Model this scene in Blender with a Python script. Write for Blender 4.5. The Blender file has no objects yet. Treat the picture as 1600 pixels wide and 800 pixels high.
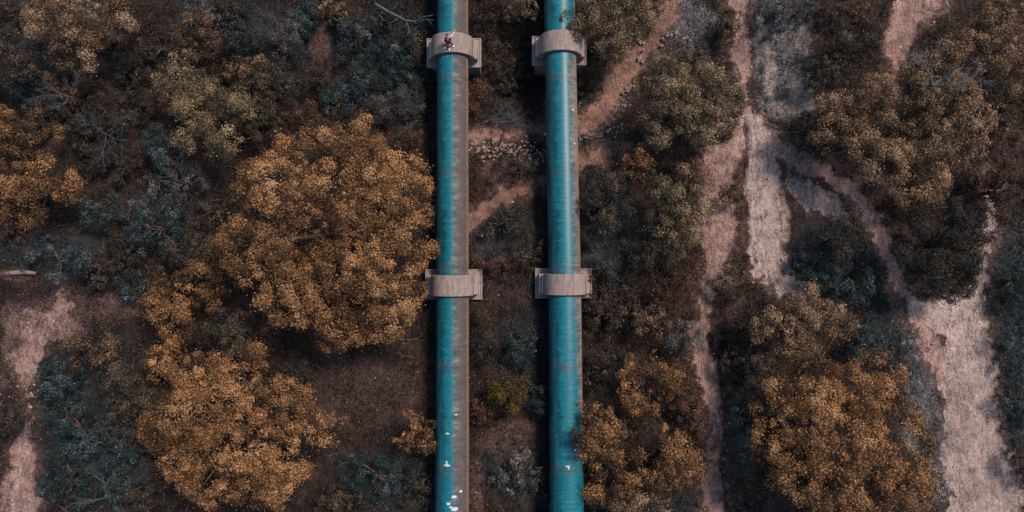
import bpy, math, random
import numpy as np
from mathutils import Vector, Matrix
random.seed(7)
RNG = np.random.default_rng(11)
S = bpy.context.scene
COL = S.collection
F, H = 1020.0, 41.6            # focal length in photo pixels, camera height above the pipes

# ------------------------------------------------------------------ helpers
def tag(o, label=None, cat=None, group=None, kind=None):
    if label: o['label'] = label
    if cat: o['category'] = cat
    if group: o['group'] = group
    if kind: o['kind'] = kind
    return o

def empty(name, loc, rz=0.0):
    o = bpy.data.objects.new(name, None); COL.objects.link(o)
    o.location = loc; o.rotation_euler = (0, 0, rz); o.empty_display_size = 0.3
    return o

def link_mesh(name, me, mat, parent=None):
    o = bpy.data.objects.new(name, me); COL.objects.link(o)
    if mat: me.materials.append(mat)
    if parent: o.parent = parent
    return o

def np_mesh(name, V, Q, smooth=False, fattr=None):
    """V (n,3) float, Q (m,k) int"""
    me = bpy.data.meshes.new(name)
    V = np.asarray(V, np.float32); Q = np.asarray(Q, np.int32)
    k = Q.shape[1]
    me.vertices.add(len(V)); me.vertices.foreach_set('co', V.ravel())
    me.loops.add(Q.size); me.loops.foreach_set('vertex_index', Q.ravel())
    me.polygons.add(len(Q))
    me.polygons.foreach_set('loop_start', np.arange(0, Q.size, k, dtype=np.int32))
    me.polygons.foreach_set('loop_total', np.full(len(Q), k, np.int32))
    me.update(calc_edges=True)
    if smooth: me.polygons.foreach_set('use_smooth', np.ones(len(Q), bool))
    for nm, arr in (fattr or {}).items():
        a = me.attributes.new(nm, 'FLOAT', 'FACE'); a.data.foreach_set('value', np.asarray(arr, np.float32))
    return me

class MB:
    def __init__(s): s.v = []; s.f = []
    def add(s, vs, fs):
        b = len(s.v); s.v += [tuple(v) for v in vs]; s.f += [tuple(b+i for i in f) for f in fs]
    def box(s, x0, x1, y0, y1, z0, z1):
        s.add([(x0,y0,z0),(x1,y0,z0),(x1,y1,z0),(x0,y1,z0),(x0,y0,z1),(x1,y0,z1),(x1,y1,z1),(x0,y1,z1)],
              [(0,3,2,1),(4,5,6,7),(0,1,5,4),(1,2,6,5),(2,3,7,6),(3,0,4,7)])
    def tube(s, pts, rads, n=6, caps=True):
        pts = [Vector(p) for p in pts]; b = len(s.v); m = len(pts)
        for i, p in enumerate(pts):
            d = (pts[min(i+1, m-1)] - pts[max(i-1, 0)])
            d = d.normalized() if d.length > 1e-6 else Vector((0,0,1))
            a = d.cross(Vector((0.31,0.22,1.0)) if abs(d.z) < .93 else Vector((1,.2,0))).normalized(); c = d.cross(a)
            for k in range(n):
                t = 2*math.pi*k/n
                s.v.append(tuple(p + (a*math.cos(t)+c*math.sin(t))*rads[i]))
        for i in range(m-1):
            for k in range(n):
                k2 = (k+1) % n
                s.f.append((b+i*n+k, b+i*n+k2, b+(i+1)*n+k2, b+(i+1)*n+k))
        if caps:
            s.f.append(tuple(b+k for k in range(n-1, -1, -1))); s.f.append(tuple(b+(m-1)*n+k for k in range(n)))
    def build(s, name, mat, parent=None, smooth=False, bevel=0.0):
        me = bpy.data.meshes.new(name); me.from_pydata(s.v, [], s.f); me.update()
        if smooth: me.polygons.foreach_set('use_smooth', [True]*len(me.polygons))
        o = link_mesh(name, me, mat, parent)
        if bevel:
            m = o.modifiers.new('b', 'BEVEL'); m.width = bevel; m.segments = 2; m.limit_method = 'ANGLE'
        return o

# fractal value noise in numpy
_lat = np.random.default_rng(5).random((256, 256))
def vnoise(x, y):
    xi = np.floor(x).astype(int); yi = np.floor(y).astype(int)
    fx = x-xi; fy = y-yi; fx = fx*fx*(3-2*fx); fy = fy*fy*(3-2*fy)
    a = _lat[xi & 255, yi & 255]; b = _lat[(xi+1) & 255, yi & 255]
    c = _lat[xi & 255, (yi+1) & 255]; d = _lat[(xi+1) & 255, (yi+1) & 255]
    return (a*(1-fx)+b*fx)*(1-fy)+(c*(1-fx)+d*fx)*fy
def fbm(x, y, o=4):
    s = 0; a = .5; t = 0
    for i in range(o):
        s = s + a*vnoise(x*2**i+17.3*i, y*2**i+5.1*i); t += a; a *= .55
    return s/t*2-1
def sstep(a, b, x):
    t = np.clip((x-a)/(b-a), 0, 1); return t*t*(3-2*t)

# ------------------------------------------------------------------ terrain
def pipe_z(y): return -0.118*y
def left_x(y): return float(np.interp(y, [-60, -13, 14, 60], [-3.62, -3.66, -3.93, -4.3]))
def right_x(y): return float(np.interp(y, [-60, -15, -1.8, 12, 17, 60], [3.3, 3.34, 3.345, 3.22, 3.17, 2.9]))
SAD_Y = (-1.84, 13.75)

def ground_z(x, y):
    x = np.asarray(x, float); y = np.asarray(y, float)
    z = -4.72*np.tanh(y/40) - 1.62
    near = np.exp(-(x/9.0)**2)
    z = z + (1-near*.85)*(0.95*fbm(x/11+3, y/11+9, 3)) + .16*fbm(x/2.3, y/2.3+40, 3)
    z = z - 2.2*np.exp(-((y-13.2)/5.0)**2)*np.exp(-((x-0)/13.0)**2)
    z = z + .45*np.exp(-((y+1.9)/2.6)**2)*np.exp(-(x/6.0)**2)
    return z
def to_px(x, y, z):
    d = H-z
    return 800+x*F/d, 400-y*F/d
def at(px, py, dz=0.0):
    """pixel -> point dz above the terrain"""
    z = -2.0
    for _ in range(12):
        d = H-z; x = (px-800)*d/F; y = (400-py)*d/F
        z = float(ground_z(x, y))+dz
    return Vector((x, y, z))

PATHS = {
 'footpath_middle': ('pale', 'narrow pink dirt footpath winding down beside the olive trees right of the pipes', [(1158,-30,13),(1158,60,12),(1164,120,11),(1160,165,12),(1142,205,20),(1126,250,28),(1122,300,26),(1124,350,24),(1126,400,20),(1115,440,20),(1101,490,9),(1098,530,15),(1106,580,20),(1117,640,17),(1120,700,18),(1122,750,18),(1118,840,20)]),
 'washout': ('white', 'wide chalky white washout of bare ground beside the pink footpath', [(1176,190,14),(1186,235,24),(1190,300,30),(1190,360,26),(1204,410,24),(1234,446,16)]),
 'bare_patch': ('white', 'small tongue of pale bare ground above the dark teal scrub', [(1240,285,10),(1266,302,23),(1298,318,18),(1322,334,9)]),
 'trail': ('pale', 'thin pale trail curving diagonally past the dark round tree to the dirt road', [(1184,185,6),(1216,232,10),(1272,262,15),(1332,300,15),(1368,345,14),(1391,405,12),(1411,455,12),(1444,510,14),(1470,560,16),(1482,612,16)]),
 'dirt_road': ('white', 'broad pale dirt road running off the bottom right of the view', [(1556,300,9),(1545,360,9),(1533,410,14),(1524,455,22),(1512,500,33),(1516,550,38),(1516,620,42),(1522,700,46),(1530,760,50),(1536,850,56)]),
 'road_spur': ('white', 'short pale spur joining the dirt road below the dark round tree', [(1425,475,6),(1455,495,13),(1490,512,22)]),
 'upper_path': ('pale', 'pale pink path fanning out at the top edge above the brown trees', [(1452,-40,44),(1432,10,32),(1412,50,17),(1402,95,13),(1396,130,8)]),
 'left_path': ('pale', 'pink dirt path at the left edge beside the teal scrub', [(88,440,5),(98,478,9),(62,515,15),(38,555,20),(40,605,10),(46,650,10),(36,700,19),(38,760,23),(32,850,28)]),
 'orange_path': ('orange', 'orange earth path climbing between the two round trees to the pipes', [(1062,-20,10),(1048,20,13),(1020,60,15),(992,98,16),(966,135,18),(944,172,19),(922,190,14),(900,194,11),(850,202,10),(790,209,9),(738,214,7)]),
 'pipe_path': ('orange', 'dusty pinkish path crossing under both pipes', [(715,365,6),(742,345,10),(770,318,13),(808,292,13),(850,276,10),(905,256,12),(940,240,12)]),
}
BLOBS = [
 (30,545,34,40,'dull',.9),(105,512,30,16,'pale',.5),(25,770,40,50,'dull',.9),(800,270,60,22,'dull',.95),(960,240,50,20,'dull',.9),(60,500,90,50,'dull',.9),(60,510,60,36,'pale',.5),(20,560,24,50,'pale',.35),(25,770,30,50,'pale',.55),(1340,290,60,40,'dull',.7),(1550,290,30,60,'dull',.9),(140,480,90,24,'dull',.9),(1500,478,56,26,'white',.7),(1565,770,40,70,'white',.7),(1130,235,30,40,'pale',.8),(1125,350,30,60,'pale',.7),
 (1250,60,30,80,'dull',.75),(1436,10,44,30,'pale',.7),(1405,60,26,40,'pale',.6),(1200,350,40,70,'white',.6),(1540,330,30,90,'dull',.8),(140,480,70,22,'dull',.9),(1310,270,60,24,'dull',.8),(1240,165,44,14,'white',.55),(1205,120,14,50,'white',.45),(1190,60,14,50,'white',.35),
 (1080,60,40,26,'dull',.8),(1060,20,36,30,'dull',.8),(560,600,120,60,'dull',.5),(880,245,60,14,'dull',.7),(1110,640,26,120,'dull',.6), # px,py,rx,ry,channel,strength   soil tone patches
 (500,60,22,40,'dull',.8),(60,375,45,35,'dull',.6),(170,490,50,18,'dull',.7),(570,620,110,70,'dull',.55),
 (790,690,60,40,'dull',.7),(745,760,18,60,'dull',.8),(1080,40,45,50,'blue',.8),(1215,90,50,110,'blue',.95),(1240,150,30,45,'blue',.9),
 (1440,650,30,90,'blue',.7),(1440,560,30,60,'blue',.5),(1580,250,30,80,'dull',.6),(1470,720,22,90,'blue',.8),(980,240,40,18,'dull',.7),
 (1160,100,60,120,'dull',.45),(1090,300,30,60,'dull',.5),(20,430,45,14,'dull',.8),(1555,520,18,120,'dull',.5),(30,560,50,90,'dull',.5),
 (800,460,50,20,'dull',.35),(1240,450,40,30,'blue',.7),(1400,440,50,80,'blue',.35),(1300,230,60,40,'dull',.5),(1290,20,40,30,'dull',.6),
 (1150,480,25,60,'dull',.5),(1075,620,25,120,'dull',.4),(1585,650,30,120,'blue',.25),(1270,250,50,16,'dull',.7),(690,320,30,60,'dull',.3),(760,560,40,60,'dull',.25),
]
TEAL = [(90,400,100,45),(150,660,100,140),(600,745,90,60),(1305,400,90,90),(1225,90,60,110),(1400,520,70,60),(1580,540,50,260),
 (430,70,90,70),(640,100,110,90),(815,540,50,60),(1160,700,25,150),(930,190,40,50),(800,740,60,50),(40,100,60,60),(790,360,60,50),
 (250,330,60,60),(950,350,50,80),(1440,640,40,90),(1030,790,200,20),(330,20,60,40)]

def seg_dist(px, py, pts):
    best = np.full(px.shape, 1e9)
    for (x0,y0,w0),(x1,y1,w1) in zip(pts[:-1], pts[1:]):
        dx, dy = x1-x0, y1-y0; L = dx*dx+dy*dy
        t = np.clip(((px-x0)*dx+(py-y0)*dy)/L, 0, 1)
        d = np.hypot(px-(x0+t*dx), py-(y0+t*dy)) - (w0+(w1-w0)*t)
        best = np.minimum(best, d)
    return best

def masks(x, y, z):
    px, py = to_px(x, y, z)
    wob = 15*fbm(x/1.6+50, y/1.6, 6) + 12*fbm(x/.35, y/.35+9, 3)
    ch = {k: np.zeros_like(px) for k in ('pale','white','orange','dull','blue')}
    own = np.full(px.shape, -1); bd = np.full(px.shape, 1e9)
    for i, (nm, (c, lab, pts)) in enumerate(PATHS.items()):
        d = seg_dist(px, py, pts) + wob
        m = 1-sstep(-8, 5, d)
        ch[c] = np.maximum(ch[c], m)
        if c != 'dull': ch['dull'] = np.maximum(ch['dull'], .8*(1-sstep(0, 30, d)))
        else: ch['dull'] = np.maximum(ch['dull'], m)
        sel = (d < bd) & (d < 0); own[sel] = i; bd = np.minimum(bd, d)
    for (bx, by, rx, ry, c, s) in BLOBS:
        r = np.hypot((px-bx)/rx, (py-by)/ry) + .45*fbm(x/1.4+bx, y/1.4, 4)
        ch[c] = np.maximum(ch[c], s*(1-sstep(.6, 1.25, r)))
    teal = np.zeros_like(px)
    for (bx, by, rx, ry) in TEAL:
        r = np.hypot((px-bx)/rx, (py-by)/ry) + .4*fbm(x/1.7+bx, y/1.7+3, 3)
        teal = np.maximum(teal, 1-sstep(.65, 1.2, r))
    return ch, own, teal, bd

# ------------------------------------------------------------------ materials
def new_mat(name):
    m = bpy.data.materials.new(name); m.use_nodes = True
    nt = m.node_tree; nt.nodes.clear()
    out = nt.nodes.new('ShaderNodeOutputMaterial')
    return m, nt, out
def N(nt, t, **kw):
    n = nt.nodes.new(t)
    for k, v in kw.items():
        if k in n.inputs.keys() if hasattr(n.inputs, 'keys') else False: n.inputs[k].default_value = v
        else: setattr(n, k, v)
    return n
def rgb(c): return (c[0], c[1], c[2], 1)
def noise(nt, vec, scale, detail=4, rough=.6):
    n = nt.nodes.new('ShaderNodeTexNoise'); n.inputs['Scale'].default_value = scale
    n.inputs['Detail'].default_value = detail; n.inputs['Roughness'].default_value = rough
    if vec: nt.links.new(vec, n.inputs['Vector'])
    return n.outputs['Fac']
def ramp(nt, fac, stops):
    r = nt.nodes.new('ShaderNodeValToRGB'); e = r.color_ramp.elements
    while len(e) < len(stops): e.new(.5)
    for i, (p, c) in enumerate(stops): e[i].position = p; e[i].color = rgb(c) if not isinstance(c, (int, float)) else (c, c, c, 1)
    nt.links.new(fac, r.inputs['Fac']); return r.outputs['Color']
def mix(nt, fac, a, b, mode='MIX'):
    m = nt.nodes.new('ShaderNodeMix'); m.data_type = 'RGBA'; m.blend_type = mode
    for sock, v in ((m.inputs[0], fac), (m.inputs[6], a), (m.inputs[7], b)):
        if isinstance(v, (int, float)): sock.default_value = v
        elif isinstance(v, tuple): sock.default_value = rgb(v)
        else: nt.links.new(v, sock)
    return m.outputs[2]
def math_(nt, op, a, b=0.0, c=None, clamp=False):
    m = nt.nodes.new('ShaderNodeMath'); m.operation = op; m.use_clamp = clamp
    for i, v in enumerate((a, b) if c is None else (a, b, c)):
        if isinstance(v, (int, float)): m.inputs[i].default_value = v
        else: nt.links.new(v, m.inputs[i])
    return m.outputs[0]
def attr(nt, name, out='Fac'):
    a = nt.nodes.new('ShaderNodeAttribute'); a.attribute_name = name; return a.outputs[out]
def bump(nt, h, strength, dist):
    b = nt.nodes.new('ShaderNodeBump'); b.inputs['Strength'].default_value = strength; b.inputs['Distance'].default_value = dist
    nt.links.new(h, b.inputs['Height']); return b.outputs['Normal']
def bsdf(nt, out, col, rough=.9, nrm=None, spec=.2):
    p = nt.nodes.new('ShaderNodeBsdfPrincipled')
    if isinstance(col, tuple): p.inputs['Base Color'].default_value = rgb(col)
    else: nt.links.new(col, p.inputs['Base Color'])
    if isinstance(rough, (int, float)): p.inputs['Roughness'].default_value = rough
    else: nt.links.new(rough, p.inputs['Roughness'])
    p.inputs['Specular IOR Level'].default_value = spec
    if nrm: nt.links.new(nrm, p.inputs['Normal'])
    nt.links.new(p.outputs[0], out.inputs['Surface']); return p
def coords(nt, which='Object'):
    return nt.nodes.new('ShaderNodeTexCoord').outputs[which]

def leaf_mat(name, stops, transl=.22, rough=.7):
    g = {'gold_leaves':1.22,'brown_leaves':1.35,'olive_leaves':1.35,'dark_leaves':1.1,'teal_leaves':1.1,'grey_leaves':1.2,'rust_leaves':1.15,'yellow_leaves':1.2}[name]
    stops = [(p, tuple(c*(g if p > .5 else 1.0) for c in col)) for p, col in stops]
    m, nt, out = new_mat(name)
    col = ramp(nt, attr(nt, 'v'), stops)
    p = nt.nodes.new('ShaderNodeBsdfPrincipled'); nt.links.new(col, p.inputs['Base Color'])
    p.inputs['Roughness'].default_value = rough; p.inputs['Specular IOR Level'].default_value = .25
    t = nt.nodes.new('ShaderNodeBsdfTranslucent'); nt.links.new(col, t.inputs['Color'])
    x = nt.nodes.new('ShaderNodeMixShader'); x.inputs[0].default_value = transl
    nt.links.new(p.outputs[0], x.inputs[1]); nt.links.new(t.outputs[0], x.inputs[2]); nt.links.new(x.outputs[0], out.inputs['Surface'])
    return m
LM = {
 'gold':  leaf_mat('gold_leaves',  [(0,(.012,.015,.012)),(.35,(.078,.046,.022)),(.70,(.224,.118,.049)),(1,(.39,.236,.116))]),
 'brown': leaf_mat('brown_leaves', [(0,(.016,.016,.013)),(.4,(.070,.048,.030)),(.8,(.165,.108,.062)),(1,(.28,.195,.125))]),
 'olive': leaf_mat('olive_leaves', [(0,(.014,.018,.016)),(.4,(.055,.050,.031)),(.8,(.145,.112,.062)),(1,(.25,.19,.115))]),
 'dark':  leaf_mat('dark_leaves',  [(0,(.006,.009,.010)),(.5,(.022,.024,.021)),(.85,(.055,.047,.033)),(1,(.12,.09,.06))]),
 'teal':  leaf_mat('teal_leaves',  [(0,(.006,.013,.016)),(.5,(.018,.042,.049)),(.85,(.042,.082,.090)),(1,(.14,.18,.18))]),
 'grey':  leaf_mat('grey_leaves',  [(0,(.016,.019,.021)),(.5,(.058,.062,.064)),(.85,(.12,.115,.110)),(1,(.26,.225,.21))]),
 'rust':  leaf_mat('rust_leaves',  [(0,(.018,.012,.010)),(.5,(.062,.034,.023)),(.85,(.115,.064,.042)),(1,(.20,.12,.08))]),
 'yellow':leaf_mat('yellow_leaves',[(0,(.020,.018,.006)),(.5,(.10,.066,.012)),(.85,(.18,.12,.018)),(1,(.26,.18,.04))]),
}
def bark_mat(name, a, b):
    m, nt, out = new_mat(name); v = coords(nt)
    n = noise(nt, v, 6, 5); bsdf(nt, out, mix(nt, n, a, b), .9, bump(nt, n, .6, .05)); return m
BARK = bark_mat('bark', (.05,.036,.026), (.14,.105,.08))
DEAD = bark_mat('weathered_wood', (.035,.050,.060), (.10,.125,.14))

def ground_mat():
    m, nt, out = new_mat('soil'); v = coords(nt)
    big = noise(nt, v, .22, 5); mid = noise(nt, v, 1.1, 6, .65); fine = noise(nt, v, 6.5, 6, .7); grit = noise(nt, v, 26, 3, .7)
    mp = nt.nodes.new('ShaderNodeMapping'); mp.inputs['Scale'].default_value = (1.25, .75, 1); nt.links.new(v, mp.inputs['Vector'])
    strk = noise(nt, mp.outputs[0], 1.6, 6, .7)
    fmix = math_(nt, 'ADD', math_(nt, 'ADD', math_(nt, 'MULTIPLY', fine, .34), math_(nt, 'MULTIPLY', grit, .16)), math_(nt, 'ADD', math_(nt, 'MULTIPLY', strk, .32), math_(nt, 'MULTIPLY', mid, .18)))
    soil = ramp(nt, mid, [(.32,(.009,.009,.009)),(.52,(.028,.022,.021)),(.70,(.070,.046,.040))])
    lt = ramp(nt, fine, [(.34,(.012,.010,.009)),(.54,(.044,.028,.020)),(.68,(.12,.074,.050))])
    soil = mix(nt, ramp(nt, noise(nt, v, .55, 5, .65), [(.46,0),(.58,.85)]), soil, lt)
    tl = ramp(nt, mid, [(.3,(.010,.015,.017)),(.55,(.026,.036,.040)),(.75,(.055,.066,.070))])
    soil = mix(nt, attr(nt, 'teal'), soil, tl)
    dull = ramp(nt, fine, [(.34,(.055,.038,.034)),(.5,(.13,.086,.077)),(.66,(.27,.185,.165))])
    pale = ramp(nt, fmix, [(.38,(.13,.085,.074)),(.48,(.33,.222,.195)),(.60,(.58,.435,.38))])
    white = ramp(nt, fmix, [(.37,(.14,.115,.112)),(.47,(.37,.30,.28)),(.60,(.66,.56,.515))])
    orange = ramp(nt, fmix, [(.38,(.13,.070,.052)),(.48,(.26,.155,.122)),(.60,(.44,.30,.24))])
    blue = ramp(nt, fmix, [(.38,(.040,.048,.055)),(.49,(.125,.13,.14)),(.60,(.36,.345,.35))])
    def soft(ch, lo=.3, hi=.7, amt=.55):      # noisy edge of a mask
        a = attr(nt, ch); s = math_(nt, 'ADD', a, math_(nt, 'MULTIPLY', math_(nt, 'SUBTRACT', fmix, .5), amt*2.8))
        s = math_(nt, 'MULTIPLY', math_(nt, 'SUBTRACT', s, lo), 1/(hi-lo), clamp=True)
        return math_(nt, 'MULTIPLY', s, math_(nt, 'GREATER_THAN', a, .02))
    c = mix(nt, soft('dull', .35, .95), soil, dull)
    c = mix(nt, soft('blue', .35, .85, .8), c, blue)
    c = mix(nt, soft('pale', .3, .75), c, pale)
    c = mix(nt, soft('white', .3, .75), c, white)
    c = mix(nt, soft('orange', .3, .75), c, orange)
    # scattered dark litter and pebbles
    lit = ramp(nt, noise(nt, v, 9, 4, .8), [(.56,0),(.66,1)])
    c = mix(nt, math_(nt, 'MULTIPLY', lit, .6), c, (.045,.032,.028))
    big2 = ramp(nt, big, [(.35,(.62,.60,.60)),(.65,(1,1,1))])
    c = mix(nt, 1.0, c, big2, 'MULTIPLY')
    vo = nt.nodes.new('ShaderNodeTexVoronoi'); vo.inputs['Scale'].default_value = 5; nt.links.new(v, vo.inputs['Vector'])
    peb = math_(nt, 'LESS_THAN', vo.outputs['Distance'], .13)
    peb = math_(nt, 'MULTIPLY', peb, math_(nt, 'GREATER_THAN', noise(nt, v, .9, 2), .56))
    c = mix(nt, math_(nt, 'MULTIPLY', peb, .75), c, (.32,.27,.26))
    mp2 = nt.nodes.new('ShaderNodeMapping'); mp2.inputs['Scale'].default_value = (1.5, .35, 1); nt.links.new(v, mp2.inputs['Vector'])
    rid = math_(nt, 'ABSOLUTE', math_(nt, 'SUBTRACT', noise(nt, mp2.outputs[0], 1.3, 7, .65), .5))
    rut = math_(nt, 'MULTIPLY', math_(nt, 'SUBTRACT', .020, rid), 60, clamp=True)
    c = mix(nt, math_(nt, 'MULTIPLY', rut, .8), c, (.07,.048,.042))
    h = math_(nt, 'ADD', math_(nt, 'MULTIPLY', mid, 1.2), math_(nt, 'ADD', math_(nt, 'MULTIPLY', fine, .5), math_(nt, 'MULTIPLY', grit, .15)))
    bsdf(nt, out, c, .95, bump(nt, h, .8, .35), .15); return m

def cover_mat():
    m, nt, out = new_mat('ground_cover_leaves')
    brown = ramp(nt, attr(nt, 'v'), [(0,(.007,.009,.010)),(.55,(.031,.026,.022)),(.88,(.100,.072,.052)),(1,(.22,.16,.13))])
    teal = ramp(nt, attr(nt, 'v'), [(0,(.004,.011,.014)),(.55,(.020,.040,.047)),(.88,(.072,.094,.098)),(1,(.21,.22,.22))])
    bsdf(nt, out, mix(nt, attr(nt, 'zone'), brown, teal), .8, None, .2); return m

def concrete_mat():
    m, nt, out = new_mat('concrete'); v = nt.nodes.new('ShaderNodeNewGeometry').outputs['Position']
    mp = nt.nodes.new('ShaderNodeMapping'); mp.inputs['Scale'].default_value = (5, .8, .8); nt.links.new(v, mp.inputs['Vector'])
    st = noise(nt, mp.outputs[0], 1.5, 7, .75); f = noise(nt, v, 7, 6, .75); b = noise(nt, v, .8, 6, .75)
    c = ramp(nt, st, [(.42,(.034,.034,.035)),(.49,(.100,.083,.079)),(.58,(.25,.20,.185))])
    c = mix(nt, ramp(nt, f, [(.42,.85),(.52,0)]), c, (.055,.046,.045))
    c = mix(nt, ramp(nt, b, [(.46,0),(.60,.85)]), c, (.13,.085,.07))
    geo = nt.nodes.new('ShaderNodeNewGeometry')
    pt = ramp(nt, geo.outputs['Pointiness'], [(.5,0),(.56,.45)])
    c = mix(nt, pt, c, (.45,.39,.36))
    bsdf(nt, out, c, .9, bump(nt, f, .5, .04), .2); return m

def pipe_mat(name, stops, blobs, dirtcol=((.028,.024,.024),(.110,.083,.072))):
    """side attribute: -1 left .. 1 right across the pipe, run: metres along it"""
    m, nt, out = new_mat(name)
    side = attr(nt, 'side'); run = attr(nt, 'run'); ang = attr(nt, 'ang')
    def vec(a, b, sa, sb):
        n = nt.nodes.new('ShaderNodeCombineXYZ'); nt.links.new(math_(nt, 'MULTIPLY', a, sa), n.inputs[0]); nt.links.new(math_(nt, 'MULTIPLY', b, sb), n.inputs[1]); return n.outputs[0]
    streak = noise(nt, vec(ang, run, .9, 7), 1.0, 6, .7)      # streaks running round the pipe
    streak2 = noise(nt, vec(ang, run, .7, 2.1), 1.0, 5, .7)
    blot = noise(nt, vec(ang, run, 2, .35), 1.0, 4, .6)
    fine = noise(nt, vec(ang, run, 14, 14), 1.0, 5, .75)
    paint = ramp(nt, streak, [(.3,(.0,.062,.092)),(.5,(.002,.125,.168)),(.72,(.012,.17,.215))])
    paint = mix(nt, ramp(nt, fine, [(.35,.5),(.5,0)]), paint, (.004,.07,.09))
    # dark stain and shading painted into the left flank's colour, drippy edge
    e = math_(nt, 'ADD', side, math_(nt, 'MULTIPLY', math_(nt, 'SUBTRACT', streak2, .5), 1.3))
    stain_shade = ramp(nt, e, [(0,0),(1,0)]) if False else math_(nt, 'MULTIPLY', math_(nt, 'SUBTRACT', -.28, e), 5.0, clamp=True)
    stain_shade = math_(nt, 'MULTIPLY', stain_shade, ramp(nt, blot, [(.35,.15),(.6,.85)]))
    c = mix(nt, stain_shade, paint, (.004,.035,.045))
    # boundary of the dirt on the right flank, by running length
    mr = nt.nodes.new('ShaderNodeMapRange'); mr.inputs[1].default_value = -20; mr.inputs[2].default_value = 20
    nt.links.new(run, mr.inputs[0])
    cr = ramp(nt, mr.outputs[0], [((p+20)/40, (v+1)/2) for p, v in stops])
    bound = math_(nt, 'MULTIPLY_ADD', cr, 2, -1)
    d = math_(nt, 'SUBTRACT', side, bound)
    d = math_(nt, 'ADD', d, math_(nt, 'MULTIPLY', math_(nt, 'SUBTRACT', blot, .5), .45))
    d1 = math_(nt, 'ADD', d, math_(nt, 'MULTIPLY', math_(nt, 'SUBTRACT', streak, .5), .50))
    chalk = math_(nt, 'MULTIPLY', d1, 5.0, clamp=True)
    chalkc = ramp(nt, streak2, [(.40,(.022,.050,.058)),(.5,(.072,.090,.093)),(.62,(.17,.175,.17))])
    c = mix(nt, math_(nt, 'MULTIPLY', chalk, .85), c, chalkc)
    d2 = math_(nt, 'ADD', math_(nt, 'SUBTRACT', d, .22), math_(nt, 'MULTIPLY', math_(nt, 'SUBTRACT', streak, .5), 1.5))
    dirt = math_(nt, 'MULTIPLY', d2, 3.0, clamp=True)
    dirtc = mix(nt, ramp(nt, fine, [(.35,0),(.65,1)]), dirtcol[0], dirtcol[1])
    c = mix(nt, math_(nt, 'MULTIPLY', dirt, .85), c, dirtc)
    d3 = math_(nt, 'ADD', math_(nt, 'SUBTRACT', side, .86), math_(nt, 'MULTIPLY', math_(nt, 'SUBTRACT', streak, .5), .5))
    c = mix(nt, math_(nt, 'MULTIPLY', math_(nt, 'MULTIPLY', d3, 8, clamp=True), math_(nt,'MULTIPLY',chalk,.8)), c, (.25,.155,.105))
    # faint circumferential welds with a stained lip
    for off, per in ((1.7, 6.1),):
        md = math_(nt, 'PINGPONG', math_(nt, 'ADD', run, off+60), per/2)
        sm = math_(nt, 'MULTIPLY', math_(nt, 'SUBTRACT', .045, md), 60, clamp=True)
        c = mix(nt, math_(nt, 'MULTIPLY', sm, .45), c, (.02,.03,.035))
        st2 = math_(nt, 'MULTIPLY', math_(nt, 'SUBTRACT', .35, math_(nt, 'ADD', md, math_(nt, 'MULTIPLY', math_(nt, 'SUBTRACT', blot, .5), 1.4))), 3, clamp=True)
        c = mix(nt, math_(nt, 'MULTIPLY', st2, .30), c, (.075,.055,.045))
    # white droppings
    for sc, th, reg in ((4.6, .15, .58), (8.5, .19, .55)):
        vo = nt.nodes.new('ShaderNodeTexVoronoi'); vo.inputs['Scale'].default_value = sc
        nt.links.new(vec(ang, run, 1, 1), vo.inputs['Vector'])
        sp = math_(nt, 'LESS_THAN', math_(nt, 'ADD', vo.outputs['Distance'], math_(nt, 'MULTIPLY', math_(nt, 'SUBTRACT', fine, .5), .55)), th*.75)
        rg = math_(nt, 'GREATER_THAN', noise(nt, vec(ang, run, .7*sc/3, .22*sc/2), 1.0, 3), reg)
        c = mix(nt, math_(nt, 'MULTIPLY', math_(nt, 'MULTIPLY', sp, rg), .6), c, (.42,.44,.44))
    w = math_(nt, 'MULTIPLY', math_(nt, 'SUBTRACT', fine, .5), 5.0)
    for (sx, ry, ra, rb) in blobs:
        dx = math_(nt, 'DIVIDE', math_(nt, 'SUBTRACT', side, sx), ra); dy = math_(nt, 'DIVIDE', math_(nt, 'SUBTRACT', run, ry), rb)
        dd = math_(nt, 'ADD', math_(nt, 'MULTIPLY', dx, dx), math_(nt, 'MULTIPLY', dy, dy))
        k = math_(nt, 'MULTIPLY', math_(nt, 'SUBTRACT', 1.0, math_(nt, 'ADD', dd, w)), 4, clamp=True)
        c = mix(nt, math_(nt, 'MULTIPLY', k, .9), c, (.52,.55,.56))
    rough = math_(nt, 'MULTIPLY_ADD', chalk, .35, .42)
    bsdf(nt, out, c, rough, bump(nt, streak, .12, .03), .35); return m

def flat_mat(name, col, rough=.8, sc=30, var=.25):
    m, nt, out = new_mat(name); n = noise(nt, coords(nt), sc, 3)
    bsdf(nt, out, mix(nt, n, tuple(c*(1-var) for c in col), tuple(min(1, c*(1+var)) for c in col)), rough); return m

M_SOIL = ground_mat(); M_COVER = cover_mat(); M_CON = concrete_mat()
M_ROCK = flat_mat('rock', (.26,.205,.185), .9, 3, .6); M_ROCKB = flat_mat('blue_grey_rock', (.14,.15,.16), .9, 9, .5)

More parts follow.
